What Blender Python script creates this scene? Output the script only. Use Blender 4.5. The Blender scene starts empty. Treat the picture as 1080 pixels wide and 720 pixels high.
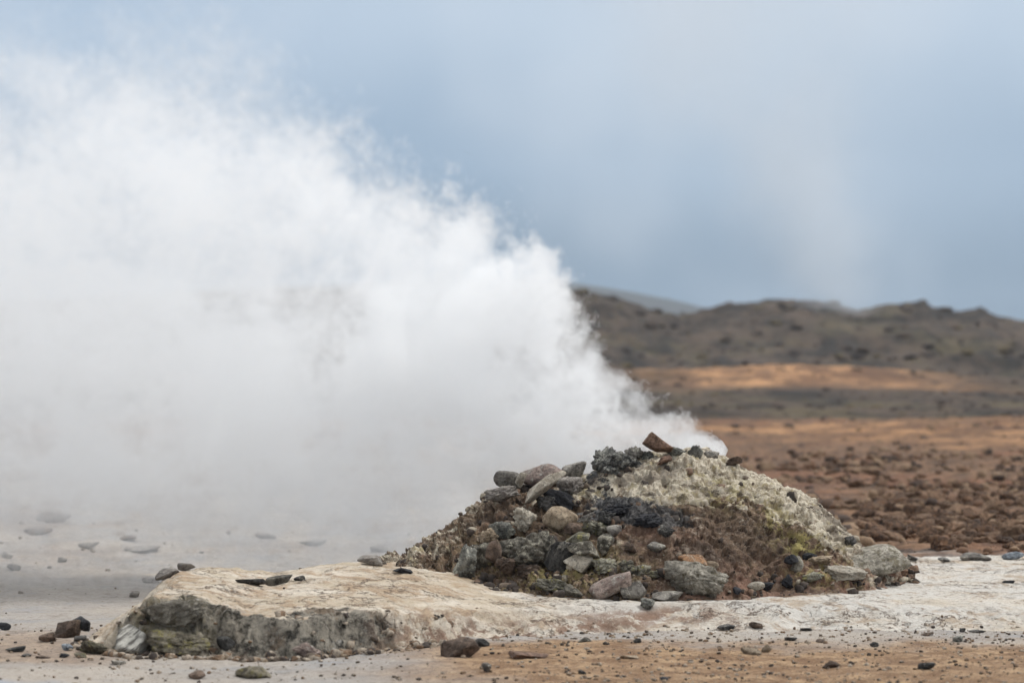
import bpy, bmesh, math, random
import numpy as np
from mathutils import Vector, Matrix, Euler

C = bpy.context
SC = C.scene
col = SC.collection
R = math.radians

# ------------------------------------------------------------------ camera
H, FP, HOR = 1.9, 3000.0, 400.0        # eye height, focal length in 1080-px units, horizon row
cam_d = bpy.data.cameras.new('camera'); cam = bpy.data.objects.new('camera', cam_d); col.objects.link(cam)
cam.location = (0, 0, H); cam.rotation_euler = (R(90), 0, 0)
cam_d.lens = 100; cam_d.sensor_width = 36; cam_d.shift_y = 40/1080
cam_d.clip_start = 0.1; cam_d.clip_end = 20000
cam_d.dof.use_dof = True; cam_d.dof.focus_distance = 23.4; cam_d.dof.aperture_fstop = 1.7
SC.camera = cam

# ------------------------------------------------------------------ light
SUN_EL, SUN_AZ = 60, 74                # azimuth measured from +Y (ahead) towards +X (right)
W = bpy.data.worlds.new('World'); SC.world = W; W.use_nodes = True
SC.view_settings.view_transform = 'Standard'; SC.view_settings.look = 'None'
SC.view_settings.gamma = 1; SC.view_settings.use_curve_mapping = False
SC.view_settings.exposure = 0.08
SC.cycles.use_denoising = True; SC.cycles.use_adaptive_sampling = True; SC.cycles.adaptive_threshold = .035
SC.cycles.max_bounces = 18; SC.cycles.volume_bounces = 12; SC.cycles.diffuse_bounces = 3; SC.cycles.glossy_bounces = 2
SC.cycles.volume_step_rate = 1.0; SC.cycles.volume_max_steps = 512

class N:
    """tiny node-tree writer"""
    def __init__(s, tree): s.t = tree; s.n = tree.nodes; s.l = tree.links; s.co = None
    def new(s, k, **kw):
        x = s.n.new(k)
        for a, b in kw.items(): setattr(x, a, b)
        return x
    def put(s, sock, v):
        if isinstance(v, bpy.types.NodeSocket): s.l.new(v, sock)
        elif isinstance(v, (tuple, list)):
            sock.default_value = tuple(v) + ((1,) if len(v) == 3 and len(sock.default_value) == 4 else ())
        else: sock.default_value = v
    def m(s, op, a, b=None, c=None, clamp=False):
        x = s.new('ShaderNodeMath', operation=op); x.use_clamp = clamp
        s.put(x.inputs[0], a)
        if b is not None: s.put(x.inputs[1], b)
        if c is not None: s.put(x.inputs[2], c)
        return x.outputs[0]
    def v(s, op, a, b=None):
        x = s.new('ShaderNodeVectorMath', operation=op); s.put(x.inputs[0], a)
        if b is not None:
            s.put(x.inputs['Scale'] if op == 'SCALE' else x.inputs[1], b)
        return x.outputs[0]
    def noise(s, scale, detail=5, rough=.6, vec=None, dist=0, colr=False, w=None):
        x = s.new('ShaderNodeTexNoise')
        if w is not None: x.noise_dimensions = '4D'; x.inputs['W'].default_value = w
        x.inputs['Scale'].default_value = scale; x.inputs['Detail'].default_value = detail
        x.inputs['Roughness'].default_value = rough; x.inputs['Distortion'].default_value = dist
        v = vec if vec is not None else s.co
        if v is not None: s.l.new(v, x.inputs['Vector'])
        return x.outputs[1 if colr else 0]
    def vor(s, scale, feature='F1', vec=None, rnd=1, out=0):
        x = s.new('ShaderNodeTexVoronoi', feature=feature); x.inputs['Scale'].default_value = scale
        x.inputs['Randomness'].default_value = rnd
        v = vec if vec is not None else s.co
        if v is not None: s.l.new(v, x.inputs['Vector'])
        return x.outputs[out]
    def sm(s, x, a, b, lo=0, hi=1):
        n = s.new('ShaderNodeMapRange', interpolation_type='SMOOTHSTEP')
        s.put(n.inputs[0], x); s.put(n.inputs[1], a); s.put(n.inputs[2], b); s.put(n.inputs[3], lo); s.put(n.inputs[4], hi)
        return n.outputs[0]
    def mix(s, f, a, b):
        x = s.new('ShaderNodeMix', data_type='RGBA')
        s.put(x.inputs[0], f); s.put(x.inputs[6], a); s.put(x.inputs[7], b)
        return x.outputs[2]
    def attr(s, name):
        x = s.new('ShaderNodeAttribute', attribute_name=name); return x.outputs['Fac']
    def curve(s, x, pts, vmax=1.0, vmin=0.0):
        n = s.new('ShaderNodeFloatCurve'); cm = n.mapping; c = cm.curves[0]
        while len(c.points) < len(pts): c.points.new(.5, .5)
        for p, (a, b) in zip(c.points, pts):
            p.location = (a, (b-vmin)/(vmax-vmin)); p.handle_type = 'AUTO_CLAMPED'
        cm.update(); s.put(n.inputs[1], x)
        return s.m('MULTIPLY_ADD', n.outputs[0], vmax-vmin, vmin)

# --- overcast sky: Nishita behind a sheet of blue-grey cloud
w = N(W.node_tree); w.n.clear()
out = w.new('ShaderNodeOutputWorld')
sky = w.new('ShaderNodeTexSky', sky_type='NISHITA'); sky.sun_disc = False
sky.sun_elevation = R(SUN_EL); sky.sun_rotation = R(SUN_AZ)
bg1 = w.new('ShaderNodeBackground'); w.l.new(sky.outputs[0], bg1.inputs[0]); bg1.inputs[1].default_value = .1
tc = w.new('ShaderNodeTexCoord'); dirv = tc.outputs['Generated']
sep = w.new('ShaderNodeSeparateXYZ'); w.l.new(dirv, sep.inputs[0])
big = w.noise(7, 3, .45, dirv); soft = w.noise(16, 2, .4, dirv, w=3)
el = w.m('ADD', sep.outputs[2], w.m('MULTIPLY_ADD', big, .05, -.025))
ramp = w.new('ShaderNodeValToRGB'); w.l.new(w.m('MULTIPLY', el, 2.5), ramp.inputs[0])
e = ramp.color_ramp; e.interpolation = 'EASE'
for p, c in ((.0, (.17, .245, .345)), (.09, (.20, .29, .405)), (.19, (.32, .43, .57)), (.33, (.52, .62, .74)), (.55, (.62, .70, .80)), (1., (.68, .77, .90))):
    k = e.elements.new(p); k.color = c + (1,)
e.elements.remove(e.elements[0]); e.elements.remove(e.elements[-1])
def blob(cx, cz, sx, sz, tilt=0):
    """a soft bank of cloud at one direction of the sky"""
    dx = w.m('SUBTRACT', sep.outputs[0], cx); dz = w.m('SUBTRACT', sep.outputs[2], cz)
    dx = w.m('SUBTRACT', dx, w.m('MULTIPLY', dz, tilt))
    r = w.m('ADD', w.m('POWER', w.m('ABSOLUTE', w.m('DIVIDE', dx, sx)), 2), w.m('POWER', w.m('ABSOLUTE', w.m('DIVIDE', dz, sz)), 2))
    return w.m('EXPONENT', w.m('MULTIPLY', r, -1))
cloud = w.mix(w.m('MULTIPLY', blob(-.17, .145, .12, .04), .6), ramp.outputs[0], (.37, .49, .65))
cloud = w.mix(w.m('MULTIPLY', blob(.085, .10, .075, .05, -.4), .40), cloud, (.66, .73, .81))
cloud = w.mix(w.sm(soft, .42, .75, 0, .35), cloud, (.66, .72, .80))
bg2 = w.new('ShaderNodeBackground'); w.l.new(cloud, bg2.inputs[0]); bg2.inputs[1].default_value = 1.0
mx = w.new('ShaderNodeMixShader'); mx.inputs[0].default_value = .93
w.l.new(bg1.outputs[0], mx.inputs[1]); w.l.new(bg2.outputs[0], mx.inputs[2]); w.l.new(mx.outputs[0], out.inputs[0])

sun_d = bpy.data.lights.new('sun', 'SUN'); sun_d.energy = 2.15; sun_d.angle = R(14); sun_d.color = (1, .985, .955)
sun = bpy.data.objects.new('sun', sun_d); col.objects.link(sun)
sv = Vector((math.sin(R(SUN_AZ))*math.cos(R(SUN_EL)), math.cos(R(SUN_AZ))*math.cos(R(SUN_EL)), math.sin(R(SUN_EL))))
sun.rotation_euler = sv.to_track_quat('Z', 'Y').to_euler(); sun.location = (0, 0, 60)

# ------------------------------------------------------------------ numeric noise
def _h(ix, iy, iz, seed):
    h = (ix.astype(np.int64)*374761393 + iy.astype(np.int64)*668265263 + iz.astype(np.int64)*2147483647 + seed*974711) & 0xffffffff
    h = ((h ^ (h >> 13))*1274126177) & 0xffffffff
    h = ((h ^ (h >> 16))*2246822519) & 0xffffffff
    return ((h ^ (h >> 15)) & 0xffffff)/16777215.0
def vnoise(p, seed=0):
    i = np.floor(p).astype(np.int64); f = p-i; f = f*f*f*(f*(f*6-15)+10)
    x, y, z = i.T; fx, fy, fz = f.T; r = 0
    for dx in (0, 1):
        for dy in (0, 1):
            for dz in (0, 1):
                r = r+_h(x+dx, y+dy, z+dz, seed)*(fx if dx else 1-fx)*(fy if dy else 1-fy)*(fz if dz else 1-fz)
    return r
def fbm(p, oct=5, gain=.5, seed=0, ridged=False):
    s = 0; a = 1; t = 0; c, q = math.cos(.6), math.sin(.6); P = p.copy()
    for o in range(oct):
        n = vnoise(P, seed+o)
        if ridged: n = 1-np.abs(2*n-1)
        s = s+a*n; t += a; a *= gain
        P = np.stack([P[:, 0]*c-P[:, 1]*q, P[:, 0]*q+P[:, 1]*c, P[:, 2]], 1)*2.03+7.1
    return s/t
def worley(p, seed=0):
    i = np.floor(p).astype(np.int64); f1 = np.full(len(p), 9.); f2 = f1.copy(); cid = np.zeros(len(p))
    for dx in (-1, 0, 1):
        for dy in (-1, 0, 1):
            for dz in (-1, 0, 1):
                c = i+np.array([dx, dy, dz])
                q = np.stack([c[:, k]+_h(c[:, 0], c[:, 1], c[:, 2], seed+11*k) for k in range(3)], 1)
                d = np.sqrt(((q-p)**2).sum(1)); n = d < f1
                f2 = np.where(n, f1, np.minimum(f2, d)); cid = np.where(n, _h(c[:, 0], c[:, 1], c[:, 2], seed+77), cid); f1 = np.where(n, d, f1)
    return f1, f2, cid
def P3(x, y, z=0, s=1.0, off=0.0): return np.stack([x/s+off, y/s+off, (z+0*x)/s+off], 1)
def sst(x, a, b): t = np.clip((x-a)/(b-a), 0, 1); return t*t*(3-2*t)

# ------------------------------------------------------------------ object helpers
def tag(o, label=None, cat=None, group=None, kind=None):
    if label: o['label'] = label
    if cat: o['category'] = cat
    if group: o['group'] = group
    if kind: o['kind'] = kind
    return o
def mesh(name, V, F, attrs=None, smooth=True):
    me = bpy.data.meshes.new(name); F = np.asarray(F, dtype=np.int32); V = np.asarray(V, dtype=np.float32)
    me.vertices.add(len(V)); me.vertices.foreach_set('co', V.ravel())
    k = F.shape[1]; me.loops.add(F.size); me.loops.foreach_set('vertex_index', F.ravel())
    me.polygons.add(len(F)); me.polygons.foreach_set('loop_start', np.arange(0, F.size, k, dtype=np.int32))
    me.polygons.foreach_set('loop_total', np.full(len(F), k, dtype=np.int32))
    me.update(calc_edges=True)
    if smooth: me.polygons.foreach_set('use_smooth', np.ones(len(F), dtype=bool))
    for a, v in (attrs or {}).items():
        at = me.attributes.new(a, 'FLOAT', 'POINT'); at.data.foreach_set('value', np.asarray(v, dtype=np.float32))
    me.validate(); return me
def link(name, me, m=None, parent=None):
    o = bpy.data.objects.new(name, me); col.objects.link(o)
    if m and not me.materials: me.materials.append(m)
    if parent: o.parent = parent
    return o
def grid_faces(nr, nc):
    i = np.arange(nr*nc).reshape(nr, nc)
    return np.stack([i[:-1, :-1], i[:-1, 1:], i[1:, 1:], i[1:, :-1]], -1).reshape(-1, 4)

def mat(name, rough=.9, spec=.3):
    m = bpy.data.materials.new(name); m.use_nodes = True; n = N(m.node_tree)
    b = n.n['Principled BSDF']; b.inputs['Roughness'].default_value = rough; b.inputs['Specular IOR Level'].default_value = spec
    n.co = n.new('ShaderNodeTexCoord').outputs['Object']
    return m, n, b
def finish(n, b, c, bump, strength=.6, dist=.02):
    n.put(b.inputs['Base Color'], c)
    k = n.new('ShaderNodeBump'); k.inputs['Strength'].default_value = strength; k.inputs['Distance'].default_value = dist
    n.put(k.inputs['Height'], bump); n.l.new(k.outputs[0], b.inputs['Normal'])

# ------------------------------------------------------------------ materials
def mat_ground():
    m, n, b = mat('bare geothermal soil')
    fine = n.noise(22, 6, .7); mid = n.noise(3.2, 5, .6); lo = n.noise(.55, 4, .6); spk = n.noise(60, 3, .6)
    grey = n.mix(mid, (.27, .245, .22), (.46, .42, .38))
    grey = n.mix(n.sm(fine, .48, .62, 0, .6), grey, (.20, .175, .15))
    grey = n.mix(n.sm(n.noise(5, 8, .78, w=21), .55, .62, 0, .6), grey, (.17, .14, .115))
    grey = n.mix(n.sm(n.noise(1.4, 7, .72, w=22), .52, .62, 0, .6), grey, (.30, .30, .30))
    grey = n.mix(n.sm(lo, .45, .62, 0, .4), grey, (.50, .43, .35))
    wet = n.mix(mid, (.22, .24, .27), (.36, .375, .40))
    ochre = n.mix(n.sm(mid, .35, .68), (.20, .115, .06), (.44, .30, .175))
    ochre = n.mix(n.sm(fine, .47, .60, 0, .75), ochre, (.15, .085, .05))
    ochre = n.mix(n.sm(n.noise(6, 8, .78, w=23), .55, .62, 0, .7), ochre, (.12, .07, .045))
    ochre = n.mix(n.sm(spk, .60, .72, 0, .7), ochre, (.55, .45, .33))
    brown = n.mix(n.sm(n.noise(1.6, 8, .76), .38, .60), (.034, .02, .013), (.215, .120, .066))
    brown = n.mix(n.sm(n.noise(9, 5, .65, w=2), .52, .68, 0, .55), brown, (.32, .225, .165))
    brown = n.mix(n.sm(n.noise(.22, 5, .65, w=5), .50, .66, 0, .5), brown, (.21, .085, .045))
    sv_ = n.v('MULTIPLY', n.co, (.045, .02, .05))
    dk = n.mix(n.sm(n.noise(5, 7, .7, sv_), .38, .6), (.015, .012, .010), (.080, .056, .040))
    dk = n.mix(n.sm(n.noise(2.2, 6, .7, sv_, w=3), .50, .62, 0, .45), dk, (.11, .09, .045))
    dk = n.mix(n.sm(n.noise(14, 6, .75, sv_, w=13), .52, .62, 0, .7), dk, (.014, .011, .009))
    grass = n.mix(n.sm(n.noise(6, 7, .68, sv_), .36, .62), (.16, .08, .04), (.45, .25, .12))
    grass = n.mix(n.sm(n.noise(.30, 9, .82), .47, .55, 0, .8), grass, (.085, .045, .026))
    c = n.mix(n.attr('wet'), grey, wet)
    c = n.mix(n.attr('ochre'), c, ochre)
    c = n.mix(n.attr('brown'), c, brown)
    c = n.mix(n.attr('dark'), c, dk)
    c = n.mix(n.attr('grass'), c, grass)
    finish(n, b, c, n.m('ADD', fine, n.m('MULTIPLY', n.noise(8, 6, .7), 1.5)), .8, .03)
    n.put(b.inputs['Roughness'], n.m('MULTIPLY_ADD', n.attr('wet'), -.35, .92))
    return m
def mat_shelf():
    m, n, b = mat('pale sinter crust', .85)
    mid = n.noise(1.6, 7, .66, dist=.6); fine = n.noise(14, 8, .74); st = n.noise(2.2, 8, .72, n.v('MULTIPLY', n.co, (1.1, .8, 2.5)), 1.2)
    spk = n.noise(45, 4, .7)
    c = n.mix(n.sm(mid, .40, .60), (.52, .435, .325), (.67, .60, .50))
    c = n.mix(n.m('MULTIPLY', n.attr('white'), n.sm(n.noise(1.1, 6, .66, w=7), .36, .56, .25, 1)), c, (.61, .58, .53))
    c = n.mix(n.sm(st, .52, .60, 0, .6), c, (.40, .29, .19))
    c = n.mix(n.m('MULTIPLY', n.attr('ochre'), n.sm(st, .45, .60, 0, .75)), c, n.mix(fine, (.32, .21, .125), (.52, .395, .27)))
    c = n.mix(n.sm(n.noise(5, 7, .75, n.v('MULTIPLY', n.co, (.6, 1, 2)), w=11), .55, .64, 0, .5), c, (.33, .30, .27))
    c = n.mix(n.sm(fine, .53, .62, 0, .75), c, (.26, .195, .145))
    c = n.mix(n.sm(spk, .62, .70, 0, .7), c, (.13, .10, .085))
    crk = n.m('MULTIPLY', n.sm(n.vor(2.6, 'DISTANCE_TO_EDGE', n.v('ADD', n.v('MULTIPLY', n.co, (1, 1.3, 2)), n.v('SCALE', n.noise(2.4, 6, .7, colr=True), 1.1))), .0, .045, 1, 0), n.sm(n.noise(1.3, 4, .6, w=9), .47, .56))
    c = n.mix(n.m('MULTIPLY', crk, .9), c, (.16, .11, .08))
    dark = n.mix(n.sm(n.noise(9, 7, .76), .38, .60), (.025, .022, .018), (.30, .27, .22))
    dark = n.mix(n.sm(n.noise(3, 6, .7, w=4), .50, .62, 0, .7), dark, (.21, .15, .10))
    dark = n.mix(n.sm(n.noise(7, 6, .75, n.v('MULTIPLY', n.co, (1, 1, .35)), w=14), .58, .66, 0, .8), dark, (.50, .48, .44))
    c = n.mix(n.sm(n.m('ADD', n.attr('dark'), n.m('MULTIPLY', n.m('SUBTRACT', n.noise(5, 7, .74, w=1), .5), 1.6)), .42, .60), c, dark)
    rst = n.mix(fine, (.12, .07, .05), (.36, .24, .17))
    c = n.mix(n.m('MULTIPLY', n.attr('rust'), n.sm(n.noise(4.5, 8, .78, w=8), .46, .54)), c, rst)
    c = n.mix(n.m('MULTIPLY', n.attr('moss'), n.sm(fine, .42, .56)), c, (.21, .165, .06))
    finish(n, b, c, n.m('ADD', n.m('MULTIPLY', fine, .8), n.m('ADD', st, n.m('MULTIPLY', crk, -.5))), 1, .04)
    return m
def mat_mound():
    m, n, b = mat('crusted fumarole rubble', .88)
    mid = n.noise(3.0, 8, .7, dist=.6); fine = n.noise(16, 8, .76); f2 = n.noise(45, 5, .7)
    br = n.mix(n.sm(fine, .34, .64), (.026, .017, .012), (.25, .17, .11))
    br = n.mix(n.sm(mid, .5, .66, 0, .5), br, (.20, .125, .09))
    br = n.mix(n.sm(n.noise(26, 5, .72, w=33), .55, .62, 0, .7), br, (.42, .35, .27))
    br = n.mix(n.sm(n.noise(12, 7, .76, w=34), .54, .60, 0, .8), br, (.035, .024, .018))
    pale = n.mix(n.sm(fine, .36, .62), (.27, .215, .15), (.74, .67, .54))
    pale = n.mix(n.sm(n.noise(7, 7, .74, w=3), .52, .60, 0, .6), pale, (.42, .345, .17))
    pale = n.mix(n.sm(n.noise(7, 8, .78, n.v('MULTIPLY', n.co, (.7, 1, 1.5)), w=6), .53, .60, 0, .85), pale, (.10, .078, .058))
    dark = n.mix(n.sm(fine, .40, .66), (.028, .028, .03), (.17, .165, .16))
    c = n.mix(n.sm(n.m('ADD', n.m('MULTIPLY', n.attr('pale'), 1.0), n.m('MULTIPLY', n.m('SUBTRACT', n.noise(4, 9, .78, w=31), .48), 2.6)), .38, .62), br, pale)
    c = n.mix(n.m('MULTIPLY', n.attr('red'), n.sm(n.noise(6, 6, .7, w=2), .36, .56, 0, .85)), c, n.mix(fine, (.15, .075, .05), (.36, .22, .16)))
    c = n.mix(n.sm(n.m('ADD', n.attr('dark'), n.m('MULTIPLY', n.m('SUBTRACT', n.noise(4, 8, .76, w=5), .5), 3.0)), .55, .75), c, dark)
    c = n.mix(n.m('MULTIPLY', n.attr('low'), n.sm(fine, .35, .6, .3, .9)), c, n.mix(f2, (.045, .034, .028), (.14, .10, .075)))
    yl = n.mix(fine, (.20, .155, .06), (.56, .49, .20))
    c = n.mix(n.m('MULTIPLY', n.attr('yellow'), n.sm(n.noise(11, 8, .78, w=4), .49, .54)), c, yl)
    finish(n, b, c, n.m('ADD', fine, n.m('MULTIPLY', f2, .5)), .9, .03)
    return m
def mat_rock(name, a, bb, spot=None, amt=.5, pit=None, rough=.85, scale=1.0):
    """two-tone stone; spot = lichen or crust colour covering about amt of it"""
    m, n, b = mat(name, rough, .35)
    oi = n.new('ShaderNodeObjectInfo')
    co = n.v('ADD', n.new('ShaderNodeTexCoord').outputs['Object'], n.v('SCALE', oi.outputs['Location'], 3.7)); n.co = co
    mid = n.noise(8*scale, 8, .74, dist=.5); fine = n.noise(34*scale, 6, .76)
    c = n.mix(n.sm(mid, .40, .60), a, bb)
    c = n.mix(n.sm(fine, .50, .60, 0, .7), c, tuple(x*.4 for x in a))
    if spot:
        t = .70-.34*amt
        c = n.mix(n.sm(n.noise(11*scale, 9, .78, w=3), t-.03, t+.04, 0, .9), c, n.mix(n.sm(fine, .4, .6), tuple(x*.5 for x in spot), tuple(min(x*1.3, .72) for x in spot)))
    if pit: c = n.mix(n.sm(n.noise(24*scale, 5, .7, w=8), .58, .66, 0, .9), c, pit)
    r = n.new('ShaderNodeHueSaturation'); n.put(r.inputs['Color'], c)
    n.put(r.inputs['Value'], n.m('MULTIPLY_ADD', oi.outputs['Random'], .55, .72))
    finish(n, b, r.outputs[0], n.m('ADD', n.m('MULTIPLY', mid, 1.5), fine), 1, .02)
    return m
M = dict(
    vent=mat_rock('mineral coated dark stone', (.045, .044, .042), (.17, .168, .155), (.42, .41, .36), .55),
    grey=mat_rock('weathered grey stone', (.12, .108, .095), (.31, .285, .25), (.47, .44, .37), .45),
    palegrey=mat_rock('pale grey stone', (.21, .19, .155), (.46, .425, .355), (.14, .12, .08), .5),
    pale=mat_rock('pale cream stone', (.38, .33, .26), (.60, .55, .46), (.24, .19, .13), .3),
    white=mat_rock('white banded stone', (.30, .29, .26), (.58, .56, .51), (.08, .075, .07), .55),
    dark=mat_rock('dark grey stone', (.028, .027, .026), (.115, .108, .10), (.33, .31, .27), .4),
    black=mat_rock('black basalt', (.014, .014, .018), (.05, .05, .055), (.14, .14, .14), .2),
    olive=mat_rock('olive lichened stone', (.065, .058, .046), (.195, .175, .14), (.42, .39, .31), .5),
    green=mat_rock('greenish grey stone', (.085, .085, .075), (.25, .245, .215), (.47, .46, .39), .5),
    sulphur=mat_rock('sulphur crusted stone', (.12, .11, .085), (.34, .32, .25), (.42, .38, .15), .45, (.07, .055, .035)),
    moss=mat_rock('mossy dark stone', (.07, .058, .042), (.22, .195, .14), (.24, .21, .075), .45, (.035, .03, .022)),
    brown=mat_rock('brown stone', (.085, .06, .045), (.22, .155, .115), (.34, .28, .22), .25),
    tan=mat_rock('tan stone', (.22, .165, .11), (.40, .32, .23), (.13, .09, .06), .35),
    orange=mat_rock('orange stained stone', (.20, .10, .05), (.42, .235, .12), (.42, .34, .25), .45),
    rust=mat_rock('rust red stone', (.11, .065, .045), (.27, .17, .12), (.09, .06, .045), .4),
    pink=mat_rock('pinkish stone', (.19, .14, .12), (.40, .315, .27), (.36, .34, .30), .45),
    blue=mat_rock('blue grey stone', (.12, .14, .16), (.30, .33, .36), (.06, .06, .07), .35),
    field=mat_rock('red brown lava stone', (.05, .028, .018), (.20, .11, .06), (.32, .22, .14), .25, None, .9, .4),
    fieldtan=mat_rock('dusty tan lava stone', (.14, .085, .052), (.30, .19, .12), (.09, .05, .035), .3, None, .9, .4),
    hillrock=mat_rock('far lava rock', (.03, .024, .02), (.10, .075, .055), (.16, .12, .07), .2, None, .95, .08),
    mud=mat_rock('dusty grey stone', (.20, .175, .155), (.36, .33, .295), (.15, .12, .10), .3),
)
def mat_striped():
    m, n, b = mat('slant striped white stone')
    mp = n.new('ShaderNodeMapping'); mp.inputs['Scale'].default_value = (5, 5, 34); m0 = n.new('ShaderNodeMapping'); m0.inputs['Rotation'].default_value = (0, R(36), 0); n.l.new(n.co, m0.inputs[0]); n.l.new(m0.outputs[0], mp.inputs[0])
    f = n.noise(30, 6, .75); st = n.noise(1.0, 4, .6, mp.outputs[0], .3)
    c = n.mix(n.sm(st, .46, .58), (.58, .56, .50), (.15, .14, .125)); c = n.mix(n.sm(f, .52, .62, 0, .6), c, (.22, .20, .18))
    finish(n, b, c, n.m('ADD', f, st), .9, .02); return m
M['striped'] = mat_striped()
MG, MS, MM = mat_ground(), mat_shelf(), mat_mound()

# ------------------------------------------------------------------ ground and hills
RIDGE = np.array([(-400, 300), (100, 318), (300, 306), (450, 312), (560, 300), (620, 307), (650, 314), (690, 329), (720, 332), (745, 324), (770, 317), (800, 320), (830, 317), (880, 318),
                  (905, 326), (935, 321), (960, 320), (975, 314), (985, 323), (1010, 324), (1035, 320), (1055, 330), (1080, 335), (1300, 325), (2500, 315)], float)
def ground_z(x, y):
    d = np.maximum(y, 1.0); px = 540+x/d*FP
    z = .045*(fbm(P3(x, y, 0, 1.9), 4, .5, 3)-.5)*2+.03*(fbm(P3(x, y, 0, .22), 5, .6, 9)-.5)
    fld = sst(y, 29.5, 32)*sst(x+.18*y, 2, 8)
    edge = fbm(P3(x, y, 0, 1.3), 3, .5, 21)-.5
    z = z+.16*sst(y, 25, 30)*sst(-x, .5, 3)*(fbm(P3(x, y, 0, 1.4), 5, .62, 38, True)-.62)
    fld = sst(y+edge*3, 29.7, 31)*np.clip(sst(px, 500, 700)+sst(y, 45, 60), 0, 1)
    lump, _, _ = worley(P3(x, y, 0, .55), 5)
    z = z+fld*(.16*(fbm(P3(x, y, 0, 2.8), 5, .6, 31)-.42)+.04*(1-lump)*fbm(P3(x, y, 0, 3), 2, .5, 2)+.08*(fbm(P3(x, y, 0, .8), 5, .65, 36, True)-.6))
    # gentle rise far off
    z = z+np.interp(y, [0, 70, 95, 130, 170, 200, 230, 250, 400, 20000], [0, 0, .12, .5, 1.05, 1.45, 1.25, 1.7, 2, 2])
    hum = np.exp(-((x-18.5)/11.5)**2*.5-((y-203)/16)**2)
    z = z+1.35*hum
    z = z+np.exp(-((x-4)/5)**2-((y-150)/10)**2)*.4
    rz = H+(HOR-np.interp(px, RIDGE[:, 0], RIDGE[:, 1]))/FP*390-1.3
    g = sst(y, 235, 390); back = 1-sst(y, 400, 520)*.55
    z = np.where(y > 235, (1-g)*z+g*rz*back, z)
    la = sst(y, 205, 300)
    z = z+la*(4.2*(fbm(P3(x, y, 0, 24), 7, .6, 41, True)-.60)+1.1*(fbm(P3(x, y, 0, 5), 4, .6, 47)-.5))*np.where(y > 235, 1, .5)
    z = z+sst(y, 60, 110)*(1-la)*.9*(fbm(P3(x, y, 0, 8), 6, .62, 51)-.5)
    return z
def cols(dense, nd, wide, nw):
    a = np.linspace(-dense, dense, nd); s = np.linspace(0, 1, nw+1)[1:]**1.6*(wide-dense)+dense
    return np.concatenate([-s[::-1], a, s])
def ground_attr(x, y):
    px = 540+x/np.maximum(y, 1)*FP; n1 = fbm(P3(x, y, 0, 1.2), 5, .6, 61)-.5; n2 = fbm(P3(x, y, 0, .5), 4, .6, 71)-.5; n3 = fbm(P3(x*.25, y, 0, 9), 5, .6, 81)-.5
    yr = 20.35+.0*x
    ochre = sst(yr-y+n2*1.3+n1*1.4+sst(x, -1.4, .6)*.2, -.45, .55)*sst(x+n1*1.6, -1.5, -.1)
    ochre = np.maximum(ochre, .55*sst(x, -2.4, -3.0)*sst(n1, -.05, .15)*sst(y, 18.7, 19.2)*(1-sst(y, 20.5, 22)))
    wet = sst(fbm(P3(x*.5, y, 0, .8), 4, .5, 91), .52, .66)*sst(-x+n1, .2, 1.4)*(1-sst(y, 19.0, 19.8))
    right = np.clip(sst(px, 480, 640)+sst(y, 60, 90), 0, 1)
    brown = sst(y+n1*2.5, 29.8, 30.8)*right
    brown = np.maximum(brown, .45*sst(y+n3*6, 27, 34)*(1-right)*sst(fbm(P3(x, y*.35, 0, 1.0), 6, .65, 95), .46, .60))
    dark = np.clip(sst(y+n3*60, 104, 118), 0, 1)
    gr = sst(y+n3*26, 68, 82)*(1-sst(y+n3*30, 97, 112))*sst(fbm(P3(x*.3, y, 0, 7), 4, .6, 101), .40, .54)*.9
    g2 = np.exp(-(np.maximum(np.abs(x-19)-4, 0)/6)**2)*sst(y+n3*30+((x-18)/9)**2*4, 170, 186)*(1-sst(y, 214, 226))
    return dict(ochre=ochre, wet=wet, brown=brown, dark=dark, grass=np.clip(gr+g2*1.1, 0, 1))
def sheet(name, rows, us):
    D, U = np.meshgrid(rows, us, indexing='ij'); y = D.ravel(); x = (U*np.maximum(D, 3)).ravel()
    z = ground_z(x, y)
    o = link(name, mesh(name, np.stack([x, y, z], 1), grid_faces(len(rows), len(us)), ground_attr(x, y)), MG)
    return tag(o, kind='structure')
us = cols(.215, 560, 2.2, 26)
ground = sheet('ground', np.concatenate([np.linspace(-12, 16.5, 26)[:-1], np.arange(16.5, 31, .045), 31*(110/31)**np.linspace(0, 1, 330)]), us)
hills = sheet('hills', 110*(700/110)**np.linspace(0, 1, 380), cols(.215, 460, 2.2, 30))

# far mountain seen through the air
def far_mountain():
    rows = np.linspace(1900, 3400, 50); D, U = np.meshgrid(rows, np.linspace(-1.1, 1.1, 420), indexing='ij'); y = D.ravel(); x = (U*D).ravel()
    px = 540+x/y*FP
    top = H+(HOR-np.interp(px, [-3000, 0, 300, 560, 640, 700, 760, 900, 1080, 1500, 4000], [330, 318, 300, 296, 304, 313, 326, 345, 340, 322, 320]))/FP*2600
    z = top*np.exp(-((y-2600)/430)**2)+12*(fbm(P3(x, y, 0, 260), 6, .5, 5)-.5)-6*(1-sst(np.abs(y-2600), 700, 0))
    m, n, b = mat('far mountain slope'); c = n.mix(n.noise(.004, 6, .6), (.035, .035, .035), (.07, .065, .055)); finish(n, b, c, n.noise(.02, 4, .6), .3, 3)
    tag(link('mountain', mesh('mountain', np.stack([x, y, z], 1), grid_faces(50, 420)), m), kind='structure')
    x = np.array([-9000, 9000, 9000, -9000.]); y = np.array([680, 680, 9000, 9000.])
    tag(link('plain', mesh('plain', np.stack([x, y, x*0-.5], 1), [[0, 1, 2, 3]]), m), kind='structure')
far_mountain()

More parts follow.
